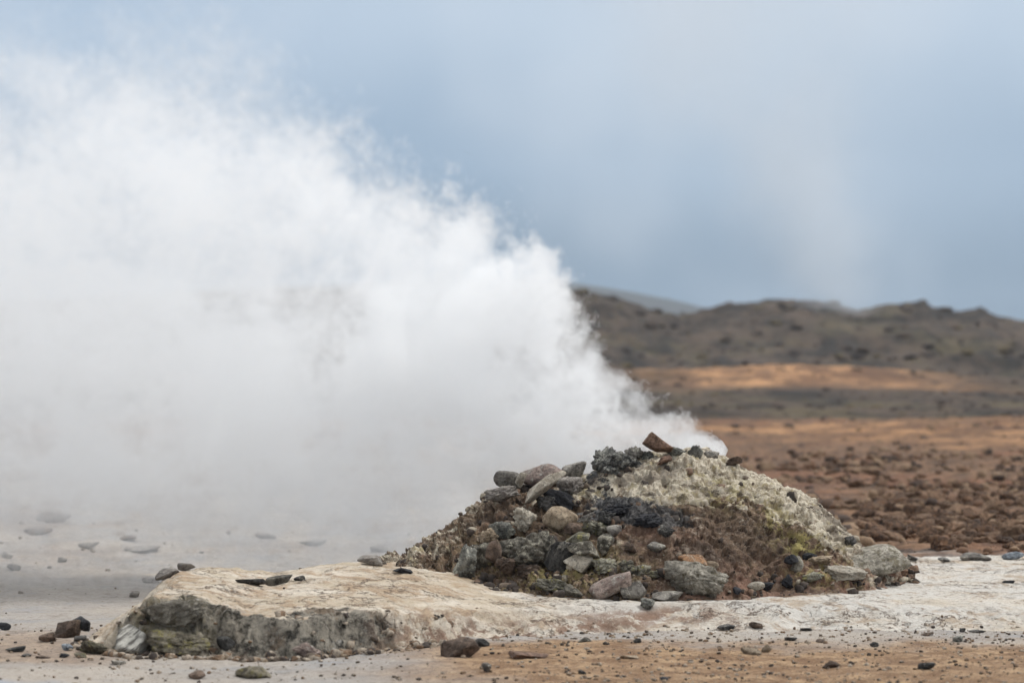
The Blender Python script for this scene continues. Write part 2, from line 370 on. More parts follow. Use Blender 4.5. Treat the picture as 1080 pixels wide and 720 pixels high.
# ------------------------------------------------------------------ sinter shelf
def shelf_z(x, y):
    n1 = fbm(P3(x, y, 0, .9), 5, .55, 201)-.5; n2 = fbm(P3(x, y, 0, .28), 5, .6, 211)-.5
    yf = np.interp(x, [-3.4, -2.95, -2.6, -1.6, -.95, -.5, 0, 1.0, 2.2, 5, 9], [20.9, 19.85, 19.5, 19.62, 19.75, 20.15, 20.6, 21.1, 21.15, 21.2, 21.3])+n1*.75+n2*.40
    wd = np.interp(x, [-3, -1.1, -.4, .5, 6], [.42, .45, .6, 1.25, 1.6])*(1+n2*1.2)
    hf = np.interp(x+n1*.2, [-3.15, -2.8, -2.5, -2.2, -1.9, -.9, -.1, 1, 3, 6], [.12, .22, .35, .33, .25, .235, .15, .11, .09, .075])
    step = sst(y, yf, yf+wd)
    rise = np.interp(x, [-3, -2.2, -1.4, -.8, .2, 2.8, 3.6, 6], [.02, .04, .15, .13, .06, .10, .05, .01])*sst(y, yf+.3, yf+3.1)
    rise = rise+.07*np.exp(-((x-1.5)/.8)**2-((y-21.9)/.5)**2)
    left = sst(x+n1*.35+n2*.12, -3.30, -2.50)
    back = 1-sst(y+n1*.8, np.interp(x, [-3, -1.2, 0, 3, 6], [22.6, 23.6, 26, 27.5, 29.3]), np.interp(x, [-3, -1.2, 0, 3, 6], [23.8, 24.8, 27.4, 29.3, 30.6]))
    h = (hf*step+rise)*left*back
    lay = (h/.045+n1*2); lay = lay-np.floor(lay); h = h+step*left*back*(.010*sst(lay, 0, .35)*(1-sst(lay, .8, 1)))
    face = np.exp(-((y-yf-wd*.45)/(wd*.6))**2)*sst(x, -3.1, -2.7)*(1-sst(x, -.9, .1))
    l1, _, _ = worley(P3(x, y, h*2, .16), 31); l2, _, _ = worley(P3(x, y, h*2, .06), 32)
    h = h+step*left*back*(.07*n1+.05*n2+.020*(fbm(P3(x, y, 0, .06), 4, .7, 7)-.5)+.018*(fbm(P3(x, y, 0, .35), 6, .65, 8, True)-.6))+face*(.11*(.5-l1)+.05*(.5-l2)+.09*(fbm(P3(x, y, h*2, .11), 5, .6, 233, True)-.6))
    return h-.035+.03*step*left*back, yf, wd, face
def make_shelf():
    xs = np.linspace(-3.7, 6.4, 900); ys = np.concatenate([np.arange(19.0, 23.6, .018), np.arange(23.6, 30.8, .06)])
    Y, X = np.meshgrid(ys, xs, indexing='ij'); x, y = X.ravel(), Y.ravel()
    z, yf, wd, face = shelf_z(x, y)
    n1 = fbm(P3(x, y, 0, .5), 4, .6, 221)-.5; n2 = fbm(P3(x, y, 0, 1.1), 4, .55, 231)-.5
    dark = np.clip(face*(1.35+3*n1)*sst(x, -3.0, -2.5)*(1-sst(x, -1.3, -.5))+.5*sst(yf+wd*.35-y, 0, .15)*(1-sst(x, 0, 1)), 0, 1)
    rust = np.clip(np.exp(-((y-yf-wd*.42+n1*.5)/(.34))**2)*sst(x, -1.2, -.55)*(1-sst(x, 1.2, 2.2))+.5*sst(n2, .10, .2)*sst(x, -2.5, -2)*(1-sst(x, .5, 1)), 0, 1)
    ochre = np.clip(sst(n2+.35*(1-sst(x, -.8, .6)), .0, .25)*(1-sst(x, 0, 1.2))+.5*sst(n2, .02, .2), 0, 1)
    white = sst(x+n1, -.2, 1.0)
    moss = .45*np.exp(-((x+2.45)/.35)**2)*face
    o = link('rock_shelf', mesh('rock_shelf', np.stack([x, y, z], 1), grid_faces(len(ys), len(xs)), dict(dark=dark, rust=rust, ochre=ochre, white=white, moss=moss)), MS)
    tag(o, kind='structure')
make_shelf()

# ------------------------------------------------------------------ the mound
CREST = np.array([(385, 603), (410, 596), (430, 584), (450, 570), (480, 552), (500, 537), (520, 524), (540, 517), (570, 512), (600, 506), (625, 497), (650, 485), (690, 478), (735, 475), (752, 479),
                  (768, 487), (788, 498), (824, 512), (852, 526), (876, 543), (890, 557), (900, 571), (914, 587), (940, 601)], float)
def make_mound():
    D0 = 24.5; sc = D0/FP
    nx, ny = 760, 360
    xs = np.linspace(-1.35, 3.45, nx); v = np.linspace(-1, 1, ny)
    Vv, X = np.meshgrid(v, xs, indexing='ij'); x, v = X.ravel(), Vv.ravel()
    zc = H-(np.interp(x/sc+540, CREST[:, 0], CREST[:, 1])-HOR)*sc
    cx, hw = .97, 2.30
    sp = np.sqrt(np.clip(1-((x-cx)/hw)**2, 0.0, 1))
    L = np.where(v < 0, 1.95*sp**.9, 1.8*sp**.9)+.12
    y = D0+v*L-.12*np.sin(x*2.1)
    base, _, _, _ = shelf_z(x, y); base = np.maximum(base, 0)-.05
    t = np.abs(v)
    prof = 1-(.55*t+.45*sst(t, .0, 1.0))
    bul = .10*np.exp(-((t-.45)/.3)**2)*(v < 0)*np.interp(x, [-1, 0, .9, 1.6, 2.5, 3.2], [.4, .1, .2, 1.0, 1.1, .3])
    z = base+(np.maximum(zc-base, 0))*np.clip(prof, 0, 1)+bul
    P = np.stack([x, y, z], 1)
    G = P.reshape(ny, nx, 3); dx = np.gradient(G, axis=1); dy = np.gradient(G, axis=0); nm = np.cross(dx, dy).reshape(-1, 3); nm /= np.linalg.norm(nm, axis=1)[:, None]+1e-9
    fade = np.clip((1-t)*6, 0, 1)
    w1, w2, cid = worley(P/.26+3, 401); v1, v2, _ = worley(P/.105+9, 411)
    rd = fbm(P/.34, 5, .55, 421, True)-.5; f1 = fbm(P/.09, 4, .6, 431)-.5; f3 = fbm(P/.03, 3, .6, 441)-.5
    left = 1-sst(x, .2, 1.0)
    crusty = sst(x, .5, 1.5)
    Q = P*np.array([.55, 1, 1.25])
    r2 = fbm(Q/.22+5, 6, .6, 471, True)-.6; big = fbm(P/.7, 3, .5, 481)-.5
    d = (.085*(sst(w2-w1, 0, .35)-.6)+.05*(cid-.5))*(left*.85*(.25+.75*sst(x, -.35, 0))+.12)+.03*(sst(v2-v1, 0, .3)-.6)*(.3+.8*left)+.09*rd*(.5+.5*crusty)+.10*r2*(.4+.6*(1-left))+.10*(1-left)*(fbm(np.stack([P[:, 0]/.40, P[:, 1]/.3, P[:, 2]/.085+P[:, 0]*1.5], 1), 5, .6, 475, True)-.6)+.16*big+.075*f1+.034*f3
    pitn = fbm(P/.075, 3, .5, 451); pits = sst(pitn, .56, .68)*crusty
    d = d-.045*pits
    keep = 1-.55*np.exp(-(t/.12)**2)
    rib = fbm(np.stack([P[:, 0]/.09, P[:, 1]/.5, P[:, 2]/.45], 1), 4, .55, 497, True)-.6
    d = d+.16*rib*(1-sst(x, -.35, .1))
    P = P+nm*(d*fade*keep)[:, None]
    hh = (P[:, 2]-np.maximum(base, 0)); X_, Z_ = P[:, 0], P[:, 2]
    # deposits: pale crust along the crest and the right ridge, black crust by the middle, sulphur and red clay low down
    crz = zc
    below = crz-Z_
    n1 = fbm(P/.3, 4, .6, 461)-.5
    wband = np.interp(X_, [-1.3, -.4, .1, .7, 1.0, 1.6, 2.0, 2.5, 2.9, 3.3], [.25, .2, .05, .22, .42, .40, .26, .30, .45, .5])
    pale = sst(wband-below+n1*.35, -.06, .10)*np.interp(X_, [-1.3, -.3, .3, .8], [.38, .30, .3, 1])
    pale = np.clip(pale*(.55+.6*sst(d, -.06, .03))+.3*sst(d, .03, .08)*(1-left)-.4*pits, 0, 1)
    dark = np.clip(np.exp(-((X_-1.15)/.42)**2-((Z_-(.83-.16*(X_-.9)))/.12)**2)*1.1+.8*np.exp(-((X_-.72)/.16)**2-((Z_-1.08)/.10)**2)+.75*np.exp(-((X_-.75)/.25)**2-((Z_-.80)/.1)**2), 0, 1)
    red = np.clip(sst(X_, 1.0, 1.5)*(1-sst(Z_, .25, .55))+.7*np.exp(-((X_-1.2)/.4)**2-((Z_-.62)/.14)**2), 0, 1)
    low = np.clip(.45*sst(below, .2, .5)*crusty*(1-red)+.8*sst(fbm(Q/.3+2, 5, .6, 491), .55, .66), 0, 1)
    yel = np.clip(np.exp(-((X_-2.42)/.13)**2-((Z_-.52)/.13)**2)*1.3+.8*np.exp(-((X_-2.18)/.10)**2-((Z_-.72)/.16)**2)+.6*np.exp(-((X_-1.75)/.3)**2-((Z_-.95)/.12)**2)
                  + .8*np.exp(-((X_-.3)/.55)**2-((Z_-.40)/.17)**2)+.7*np.exp(-((X_-2.6)/.35)**2-((Z_-.3)/.1)**2), 0, 1)
    me = mesh('mound', P, grid_faces(ny, nx), dict(pale=pale, dark=dark, red=red, low=low, yellow=yel))
    return tag(link('fumarole_mound', me, MM), 'steaming mound of brown rubble with a pale crusted right ridge on the sinter shelf', 'mound')
mound = make_mound()

# ------------------------------------------------------------------ stones
_ico = {}
def ico(k):
    if k not in _ico:
        bm = bmesh.new(); bmesh.ops.create_icosphere(bm, subdivisions=k, radius=1)
        _ico[k] = (np.array([v.co[:] for v in bm.verts]), np.array([[v.index for v in f.verts] for f in bm.faces])); bm.free()
    return _ico[k]
def rock_V(seed, k=4, facets=11, sharp=12, rough=.10, lump=0.0, detail=1.0):
    d, F = ico(k); rs = np.random.RandomState(seed)
    n = rs.normal(size=(facets, 3)); n /= np.linalg.norm(n, axis=1)[:, None]; bx = np.vstack([np.eye(3), -np.eye(3)])+(rs.normal(size=(6, 3))*.28 if facets > 3 else 0); bx /= np.linalg.norm(bx, axis=1)[:, None]; n = np.vstack([n, bx])
    h = np.concatenate([rs.uniform(.62, 1.0, facets), rs.uniform(.82, 1.1, 6)])
    a = np.maximum(d@n.T, 0)/h; r = (a**sharp).sum(1)**(-1/sharp)
    o = rs.uniform(0, 50, 3)
    q = d*r[:, None]
    r = r+rough*1.6*(fbm(q*1.6+o, 3, .5, seed)-.5)+rough*1.2*(fbm(q*4+o, 5, .65, seed+5, True)-.6)*detail
    if lump:
        w1, w2, _ = worley(q*1.9+o, seed); r = r+lump*(sst(w2-w1, 0, .4)-.7)
        w1, w2, _ = worley(q*4.5+o, seed+3); r = r+lump*.45*(sst(w2-w1, 0, .4)-.7)
    P = d*r[:, None]
    P -= (P.max(0)+P.min(0))/2; P /= np.abs(P).max(0)
    return P, F
def hit(px, py):
    dg = C.evaluated_depsgraph_get()
    v = Vector(((px-540)/FP, 1, (HOR-py)/FP))
    ok, loc, nrm, _, ob, _ = SC.ray_cast(dg, (0, 0, H), v.normalized())
    return loc.copy() if ok else None
seedc = [100]
def stone(px, py, w, h, m, label, tilt=0, name='stone', cat='stone', group=None, k=4, style='', D=None, dep=.8, yaw=None, pts=None):
    """a stone whose middle is at (px, py) in the photograph and which rests where that sight line meets the surface"""
    seedc[0] += 1; s = seedc[0]; rs = random.Random(s)
    st = dict(facets=11, sharp=12, rough=.10, lump=0.0)
    if 'slab' in style: st = dict(facets=7, sharp=20, rough=.07, lump=0)
    if 'sharp' in style: st = dict(facets=8, sharp=24, rough=.09, lump=0)
    if 'block' in style: st = dict(facets=3, sharp=30, rough=.08, lump=0)
    if 'round' in style: st = dict(facets=16, sharp=7, rough=.07, lump=0)
    if 'knob' in style: st = dict(facets=12, sharp=9, rough=.16, lump=.22)
    if 'crag' in style: st = dict(facets=9, sharp=16, rough=.22, lump=.12)
    big_ = w >= 20
    V, F = rock_V(s, 5 if big_ else k, **st)
    P = hit(px, py+h*.40)
    d = D or (P.y if P else 24.0)
    a = w/2*d/FP; c = h/2*d/FP; bdep = a*dep
    if a < .02: a *= 1.05
    free = abs(tilt) < 3
    if free: tilt = rs.choice((-1, 1))*rs.uniform(6, 20)*(.4 if w > 2.4*h else 1)
    t = R(tilt); ca, sa = abs(math.cos(t)), abs(math.sin(t))
    # tilted box of half sizes (A, Cc) whose outline spans a x c
    A, Cc = (c, a) if abs(tilt) > 60 else (a, c)
    V = V*np.array([A, bdep, Cc])
    Rm = np.array(Matrix.Rotation(-t, 3, 'Y')@Matrix.Rotation(R(rs.uniform(-14, 14) if yaw is None else yaw), 3, 'X'))
    V = V@Rm.T
    if free: V *= np.array([a, 1, c])/np.maximum(np.abs(V).max(0)*np.array([1, 0, 1])+np.array([0, 1, 0]), 1e-6)
    yy = d+.30*bdep
    o = link(name, mesh(name, V, F), M[m])
    o.location = ((px-540)/FP*yy, yy, H-(py-HOR)/FP*yy)
    if P and P.z < .5 and py > 598 and w < 45 and 'block' not in style: o.location.z -= .16*c
    tag(o, label, cat, group)
    return o

G1 = 'stones piled on the left of the mound'; G2 = 'dark stones around the vent on top of the mound'; G3 = 'stones at the foot of the mound'
G4 = 'stones along the left end of the shelf'; G5 = 'stones on the foreground mud'; G6 = 'pebbles on the pale shelf'
S = stone
# -- upper left pile, partly veiled by steam
S(573, 502, 52, 34, 'pink', 'hazy pinkish grey boulder at the top of the left pile, behind the long pale slab', group=G1, name='boulder', cat='boulder', style='round', D=24.35)
S(535, 506, 30, 22, 'grey', 'steam-veiled grey boulder at the left end of the top pile, left of the pinkish boulder', group=G1, name='boulder', cat='boulder', style='round', D=24.3)
S(607, 497, 30, 22, 'grey', 'steam-veiled round grey boulder just right of the pinkish boulder', group=G1, name='boulder', cat='boulder', style='round', D=24.35)
S(549, 506, 10, 17, 'pale', 'small pale upright stone wedged under the pinkish boulder', -14, group=G1, style='sharp', D=24.0)
S(530, 521, 40, 20, 'mud', 'broad dusty grey stone below the steam-veiled grey boulder', group=G1, style='crag')
S(601, 513, 32, 22, 'mud', 'dull brownish stone at the right tip of the long pale slab', group=G1, style='crag')
S(574, 513, 56, 17, 'pale', 'long pale slab lying tilted across the left pile, its right end up', 27, group=G1, name='slab', cat='slab', style='slab', dep=.5, D=23.75)
S(590, 526, 52, 18, 'black', 'black brown slab tilted down to the right under the long pale slab', -30, group=G1, name='slab', cat='slab', style='slab', dep=.5)
S(576, 531, 22, 18, 'dark', 'dark stone supporting the middle of the long pale slab', group=G1, style='knob')
S(591, 547, 38, 28, 'tan', 'rounded brown boulder below the tilted black slab', -10, group=G1, name='boulder', cat='boulder', style='round')
S(552, 548, 30, 28, 'pale', 'cream boulder with a rust spot left of the rounded brown boulder', group=G1, name='boulder', cat='boulder', style='knob')
S(530, 558, 30, 24, 'green', 'pale greenish block resting left of the cream rust-spotted boulder', group=G1, style='crag')
S(516, 566, 22, 20, 'tan', 'tan lump between the greenish block and the ribbed left slope', group=G1, style='knob')
# -- middle group of large blocks
S(555, 580, 66, 44, 'olive', 'biggest boulder of the left face, dark olive grey with a pale top', -6, group=G1, name='boulder', cat='boulder', style='crag', dep=.7)
S(533, 597, 24, 20, 'brown', 'brown rounded lump low on the left side of the biggest dark boulder', group=G1, style='knob', D=22.95)
S(558, 601, 28, 18, 'brown', 'grey brown stone tucked under the biggest dark boulder', group=G1, style='knob', D=22.95)
S(521, 581, 18, 24, 'brown', 'narrow brown stone leaning on the left of the biggest dark boulder', 80, group=G1, style='round', D=23.0)
S(594, 586, 34, 38, 'dark', 'charcoal angular block right of the biggest dark boulder', -25, group=G1, name='boulder', cat='boulder', style='sharp', dep=.6)
S(611, 592, 24, 26, 'pale', 'pale wedge leaning against the charcoal angular block', -48, group=G1, style='slab')
S(510, 588, 32, 34, 'olive', 'olive block left of the biggest dark boulder', group=G1, name='boulder', cat='boulder', style='crag', dep=.7)
S(491, 593, 24, 40, 'green', 'tall greenish grey block with a pale face at the left end of the big blocks', 78, group=G1, name='boulder', cat='boulder', style='crag', dep=.8)
# -- sulphur stained cluster centre
S(627, 558, 30, 22, 'sulphur', 'yellow-crusted boulder topmost of the sulphur-stained cluster', group=G1, name='boulder', cat='boulder', style='knob')
S(606, 558, 24, 14, 'brown', 'grey brown stone left of the topmost yellow-crusted boulder', group=G1, style='round')
S(618, 546, 20, 13, 'grey', 'small grey stone above the topmost yellow-crusted boulder', group=G1, style='crag')
S(640, 547, 20, 17, 'dark', 'small dark stone above and right of the topmost yellow-crusted boulder', group=G1, style='knob')
S(608, 568, 30, 14, 'sulphur', 'flat pale yellow stone below the grey brown stone of the cluster', 8, group=G1, style='slab')
S(616, 579, 36, 16, 'olive', 'flat grey green stone in the middle of the sulphur-stained cluster', -4, group=G1, style='slab')
S(638, 574, 20, 24, 'olive', 'upright olive stone right of the flat grey green one', 80, group=G1, style='round')
S(648, 560, 18, 14, 'grey', 'round grey stone right of the topmost yellow-crusted boulder', group=G1, style='round')
S(640, 597, 34, 20, 'sulphur', 'broad yellow olive boulder at the bottom of the sulphur-stained cluster', group=G1, name='boulder', cat='boulder', style='knob')
S(661, 597, 22, 14, 'sulphur', 'small yellow stone right of the broad yellow olive boulder', group=G1, style='knob')
S(677, 600, 22, 14, 'sulphur', 'knobbly yellow green stone between the pale grey boulder and the small yellow stone', group=G1, style='knob')
S(622, 594, 18, 10, 'grey', 'small grey stone left of the broad yellow olive boulder', group=G1, style='round')
S(663, 578, 18, 14, 'brown', 'brown stone on the bare slope right of the upright olive stone', group=G1, style='crag')
# -- foot, centre
S(645, 619, 48, 22, 'pink', 'pinkish grey wedge-shaped slab at the foot of the sulphur-stained cluster', 20, group=G3, name='slab', cat='slab', style='slab')
S(668, 621, 30, 22, 'grey', 'purplish grey angular stone right of the pinkish wedge-shaped slab', group=G3, style='sharp')
S(582, 617, 42, 16, 'sulphur', 'low yellow green stone at the foot of the biggest dark boulder', -14, group=G3, style='crag')
S(601, 622, 30, 15, 'olive', 'low olive stone left of the pinkish wedge-shaped slab', group=G3, style='crag')
S(733, 612, 70, 36, 'palegrey', 'large pale grey boulder at the foot of the mound, under the orange stone', -8, group=G3, name='boulder', cat='boulder', style='crag', dep=.7)
S(730, 591, 34, 14, 'orange', 'orange stone lying on top of the large pale grey boulder', -10, group=G3, style='round', D=22.9)
S(750, 597, 16, 12, 'tan', 'small tan stone next to the orange stone', group=G3, style='round', D=22.9)
S(704, 628, 34, 13, 'grey', 'flat grey stone left of the foot of the large pale grey boulder', group=G3, style='slab')
S(682, 635, 18, 15, 'green', 'small dark greenish stone lying lowest at the foot of the mound', group=G3, style='crag')
S(690, 604, 22, 12, 'sulphur', 'yellowish stone left of the large pale grey boulder', group=G3, style='crag')
S(692, 576, 20, 14, 'grey', 'round grey stone set in the reddish slope above the orange stone', group=G3, style='round')
S(777, 622, 10, 9, 'black', 'tiny black stone between the large pale grey boulder and the two black stones', group=G3)
S(808, 617, 17, 13, 'black', 'left one of the two black stones at the foot of the reddish slope', group=G3, style='knob')
S(830, 613, 15, 19, 'black', 'right and taller one of the two black stones at the foot of the reddish slope', group=G3, style='knob')
S(841, 595, 14, 18, 'palegrey', 'pale grey upright stone below the yellow sulphur patch', 70, group=G3, style='round')
S(834, 590, 18, 12, 'black', 'black stone just above the pale grey upright stone', group=G3, style='crag', D=23.3)
S(853, 585, 18, 11, 'black', 'black stone beside the yellow sulphur patch', group=G3, style='crag')
S(797, 617, 20, 10, 'pale', 'small pale stone left of the two black stones', group=G3, style='round')
S(866, 592, 30, 17, 'tan', 'tan stone between the sulphur patch and the big pale hump', group=G3, style='crag')
S(889, 603, 52, 17, 'pale', 'low cream stone left of and below the big pale hump', group=G3, style='crag')
S(858, 606, 28, 12, 'sulphur', 'low yellowish stone at the foot of the tan stone', group=G3, style='crag')
S(922, 591, 76, 34, 'palegrey', 'big smooth pale hump of rock at the right foot of the mound', group=G3, name='boulder', cat='boulder', style='round', dep=.8)
S(897, 570, 14, 13, 'dark', 'dark stone stuck on the right end of the mound ridge', group=G3, style='knob')
S(962, 588, 14, 8, 'dark', 'dark stone just right of the big pale hump', group=G3)
# -- top of the mound, dark knobbly stones round the vent
S(637, 484, 26, 32, 'vent', 'leaning dark grey stone at the left end of the stones round the vent', -55, group=G2, name='boulder', cat='boulder', style='knob', D=24.2)
for i, (px, py, w_, h_, mm, lb) in enumerate([
    (655, 485, 24, 20, 'vent', 'knobbly dark stone right of the leaning dark grey stone'),
    (668, 478, 22, 16, 'grey', 'grey knobbly stone left of the reddish brown block'),
    (646, 496, 24, 14, 'vent', 'low dark stone at the foot of the leaning dark grey stone'),
    (667, 491, 22, 16, 'vent', 'dark stone left of and below the rust red stone'),
    (682, 481, 18, 14, 'green', 'greenish grey stone left of the foot of the reddish brown block'),
    (680, 493, 20, 12, 'grey', 'low grey stone left of the rust red stone'),
    (714, 477, 26, 13, 'green', 'flat grey green stone right of the foot of the reddish brown block'),
    (733, 479, 18, 20, 'green', 'upright grey green stone on the crest near the right rim of the vent'),
    (750, 479, 18, 11, 'grey', 'low grey stone right of the upright grey green one')]):
    S(px, py, w_, h_, mm, lb, group=G2, style='knob', D=24.3 if py < 485 else 24.1)
S(694, 470, 30, 14, 'rust', 'reddish brown block leaning on the very top of the mound', -36, group=G2, name='boulder', cat='block', style='block', D=24.2)
S(700, 485, 18, 11, 'rust', 'rust red stone just below the reddish brown block', group=G2, style='sharp', D=24.0)
S(774, 486, 20, 11, 'brown', 'dark brown stone on the pale ridge right of the vent', group=G2, style='knob', D=24.3)
S(654, 538, 34, 16, 'black', 'black knobbly stone on the middle of the slope, left of two others', group=G1, style='knob')
S(683, 549, 34, 17, 'black', 'widest black knobbly stone in the middle of the slope', group=G1, style='knob')
S(702, 560, 20, 15, 'dark', 'dark stone at the right end of the black knobbly stones', group=G1, style='knob')
# -- shelf, left end
S(183, 645, 70, 32, 'palegrey', 'craggy grey white block with dark pits set in the left corner of the shelf', group=G4, name='boulder', cat='boulder', style='crag', dep=.55, yaw=10)
S(137, 675, 42, 36, 'striped', 'white block with slanting stripes left of the mossy block', 40, group=G4, name='boulder', cat='boulder', style='slab', dep=.8)
S(190, 678, 74, 30, 'moss', 'mossy yellow olive block at the foot of the shelf', group=G4, name='boulder', cat='boulder', style='crag', dep=.6)
S(238, 677, 22, 17, 'dark', 'dark round boulder right of the mossy yellow block', group=G4, style='round')
S(101, 682, 38, 19, 'moss', 'dark craggy stone left of the white striped block', group=G4, style='crag')
S(323, 684, 32, 21, 'pink', 'pink stone leaning on the dark face of the shelf', group=G4, style='crag')
S(73, 663, 32, 22, 'brown', 'brown angular boulder of the small pile left of the shelf', 12, group=G4, name='boulder', cat='boulder', style='sharp')
S(85, 656, 22, 14, 'black', 'blackish stone behind the brown angular boulder', -20, group=G4, style='sharp')
S(50, 672, 18, 11, 'brown', 'small brown stone left of the brown angular boulder', 10, group=G4)
S(85, 673, 14, 9, 'dark', 'small dark stone right of the brown angular boulder', group=G4)
S(71, 682, 13, 9, 'blue', 'small blue grey stone in front of the brown angular boulder', group=G4)
S(67, 690, 12, 7, 'black', 'small black stone in front of the blue grey stone', group=G4)
S(17, 684, 22, 8, 'dark', 'flat dark stone at the lower left, left of the blue grey stone', group=G4, style='slab')
S(5, 660, 14, 10, 'black', 'black stone near the left edge of the photo, behind the flat dark stone', group=G4)
S(28, 690, 12, 5, 'dark', 'tiny dark stone just in front of the flat dark stone', group=G4)
S(46, 692, 18, 4, 'brown', 'thin brown stone in front of the small pile left of the shelf', group=G4)
S(85, 690, 14, 8, 'moss', 'small olive stone left of the dark craggy stone', group=G4)
S(265, 613, 32, 8, 'dark', 'flattest and leftmost of the three dark stones on top of the shelf', group=G4, style='slab')
S(294, 611, 30, 10, 'olive', 'middle one of the three dark stones on top of the shelf', 10, group=G4, style='slab')
S(316, 609, 13, 7, 'dark', 'smallest and rightmost of the three dark stones on top of the shelf', group=G4)
S(142, 626, 12, 9, 'mud', 'small grey stone on the left slope of the shelf', group=G4)
S(425, 601, 22, 7, 'black', 'black sliver at the left foot of the mound', group=G3, style='slab')
# -- foreground
S(483, 682, 44, 26, 'brown', 'large brown stone with tilted top in the middle of the foreground', 24, group=G5, name='boulder', cat='boulder', style='sharp', dep=.7)
S(508, 677, 18, 10, 'dark', 'dark stone touching the large tilted brown stone on its right', group=G5)
S(514, 703, 12, 13, 'grey', 'small grey stone in front of the large tilted brown stone', group=G5)
S(557, 690, 44, 10, 'rust', 'flat reddish stone sunk in the mud right of the large tilted brown stone', group=G5, style='slab')
S(268, 708, 40, 16, 'moss', 'flat dark stone with a yellowish top in the left foreground', 4, group=G5, name='boulder', cat='boulder', style='slab')
S(207, 711, 19, 11, 'brown', 'brown stone left of the flat yellow-topped stone', group=G5)
S(125, 698, 16, 6, 'grey', 'low grey stone in front of the white striped block', group=G5)
S(616, 674, 16, 6, 'olive', 'flat olive pebble at the edge of the ochre soil', group=G5, style='slab')
S(672, 675, 9, 6, 'dark', 'tiny dark pebble right of the flat olive pebble', group=G5)
S(766, 660, 20, 7, 'dark', 'flat dark stone, left one of a pair on the pale shelf', group=G6, style='slab')
S(797, 659, 15, 9, 'brown', 'brown stone, right one of a pair on the pale shelf', group=G6)
S(850, 663, 14, 5, 'dark', 'thin dark stone right of the pair on the pale shelf', group=G6, style='slab')
S(792, 686, 22, 9, 'tan', 'wider tan stone of the touching pair on the ochre soil', group=G5, style='round')
S(808, 683, 11, 10, 'tan', 'smaller tan stone of the touching pair on the ochre soil', group=G5, style='round')
S(876, 700, 19, 10, 'brown', 'brown stone between the tan pair and the round dark stone', group=G5)
S(977, 701, 19, 11, 'dark', 'round dark stone at the lower right on the ochre soil', group=G5, style='round')
S(922, 679, 10, 7, 'dark', 'small dark stone between the brown stone and the greenish stone', group=G5)
S(1011, 673, 12, 9, 'green', 'small dark greenish stone at the right edge of the grey gravel strip', group=G5)
S(1015, 664, 7, 6, 'dark', 'tiny dark pebble above the small greenish stone', group=G5)
S(1030, 665, 18, 4, 'dark', 'thin dark stone right of the tiny pebble', group=G5, style='slab')
S(834, 673, 14, 5, 'dark', 'flat dark pebble behind the touching tan pair', group=G5)
S(866, 675, 12, 5, 'brown', 'flat brown pebble right of the flat dark pebble', group=G5)
S(978, 668, 14, 5, 'brown', 'flat brown pebble left of the small greenish stone', group=G5)
S(614, 708, 9, 6, 'dark', 'tiny dark pebble low in the middle of the ochre soil', group=G5)
S(700, 715, 10, 6, 'black', 'tiny black pebble at the bottom edge of the ochre soil', group=G5)
S(664, 692, 20, 5, 'tan', 'pale flat pebble in the middle of the ochre soil', group=G5)
S(1063, 613, 14, 4, 'black', 'thin black stone on the pale shelf near the right edge', group=G6, style='slab')
S(996, 590, 14, 6, 'white', 'small whitish stone on grey ground right of the big pale hump', group=G6)
S(1028, 587, 34, 9, 'grey', 'long low grey stone at the border of the brown field', group=G6, style='round')
S(1068, 586, 22, 9, 'blue', 'low blue grey stone at the right edge beside the long grey one', group=G6, style='round')
# -- stones seen through the steam
for px, py, w_, h_, lb in [(176, 604, 26, 13, 'faint stone in the steam just behind the left end of the shelf'), (196, 598, 20, 10, 'faint stone behind and right of the one at the left end of the shelf'),
    (158, 611, 18, 8, 'faint low stone nearest the shelf in the steam'), (15, 598, 14, 8, 'faint stone in steam near the left edge, closer one of two'), (7, 585, 14, 9, 'faint stone in steam near the left edge, farther one of two'),
    (57, 545, 40, 14, 'hazy brown boulder far left in the steam'), (40, 560, 30, 9, 'hazy long stone in front of the far left boulder'), (66, 590, 10, 6, 'faint small stone in the steam between the left edge and the shelf'),
    (94, 575, 24, 8, 'faint flat stone in the steam right of the hazy long stone'), (150, 578, 40, 7, 'long faint flat stone in the steam behind the shelf end'), (135, 567, 20, 6, 'thin faint stone behind the long faint flat one'),
    (22, 624, 6, 4, 'tiny dark stone on the wet ground at far left'), (391, 590, 28, 13, 'hazy brown stone left of the foot of the mound'), (402, 578, 24, 10, 'hazy stone behind the one left of the mound foot'),
    (280, 565, 24, 6, 'faint stone in the thick steam behind the shelf'), (330, 572, 30, 8, 'faint wide stone in the thick steam left of the mound')]:
    S(px, py, w_, h_, 'mud' if py > 570 else 'brown', lb, group='stones veiled by the steam')

# ------------------------------------------------------------------ scattered stones: shared shapes
rs = np.random.RandomState(7)
shapes = []
for i in range(9):
    V, F = rock_V(900+i, 4, 7, 22, .30, .10 if i % 3 == 1 else 0); shapes.append((V*np.array([1, .85, .62]), F))
smalls = [(rock_V(950+i, 2, 7, 22, .16)[0]*np.array([1, .85, .6]), ico(2)[1]) for i in range(6)]
FG = 'red brown stones strewn over the field behind the mound'
fmesh = {}
for mm in ('field', 'fieldtan'):
    for i, (V, F) in enumerate(shapes):
        me = mesh('field_stone', V, F); me.materials.append(M[mm]); fmesh[mm, i] = me
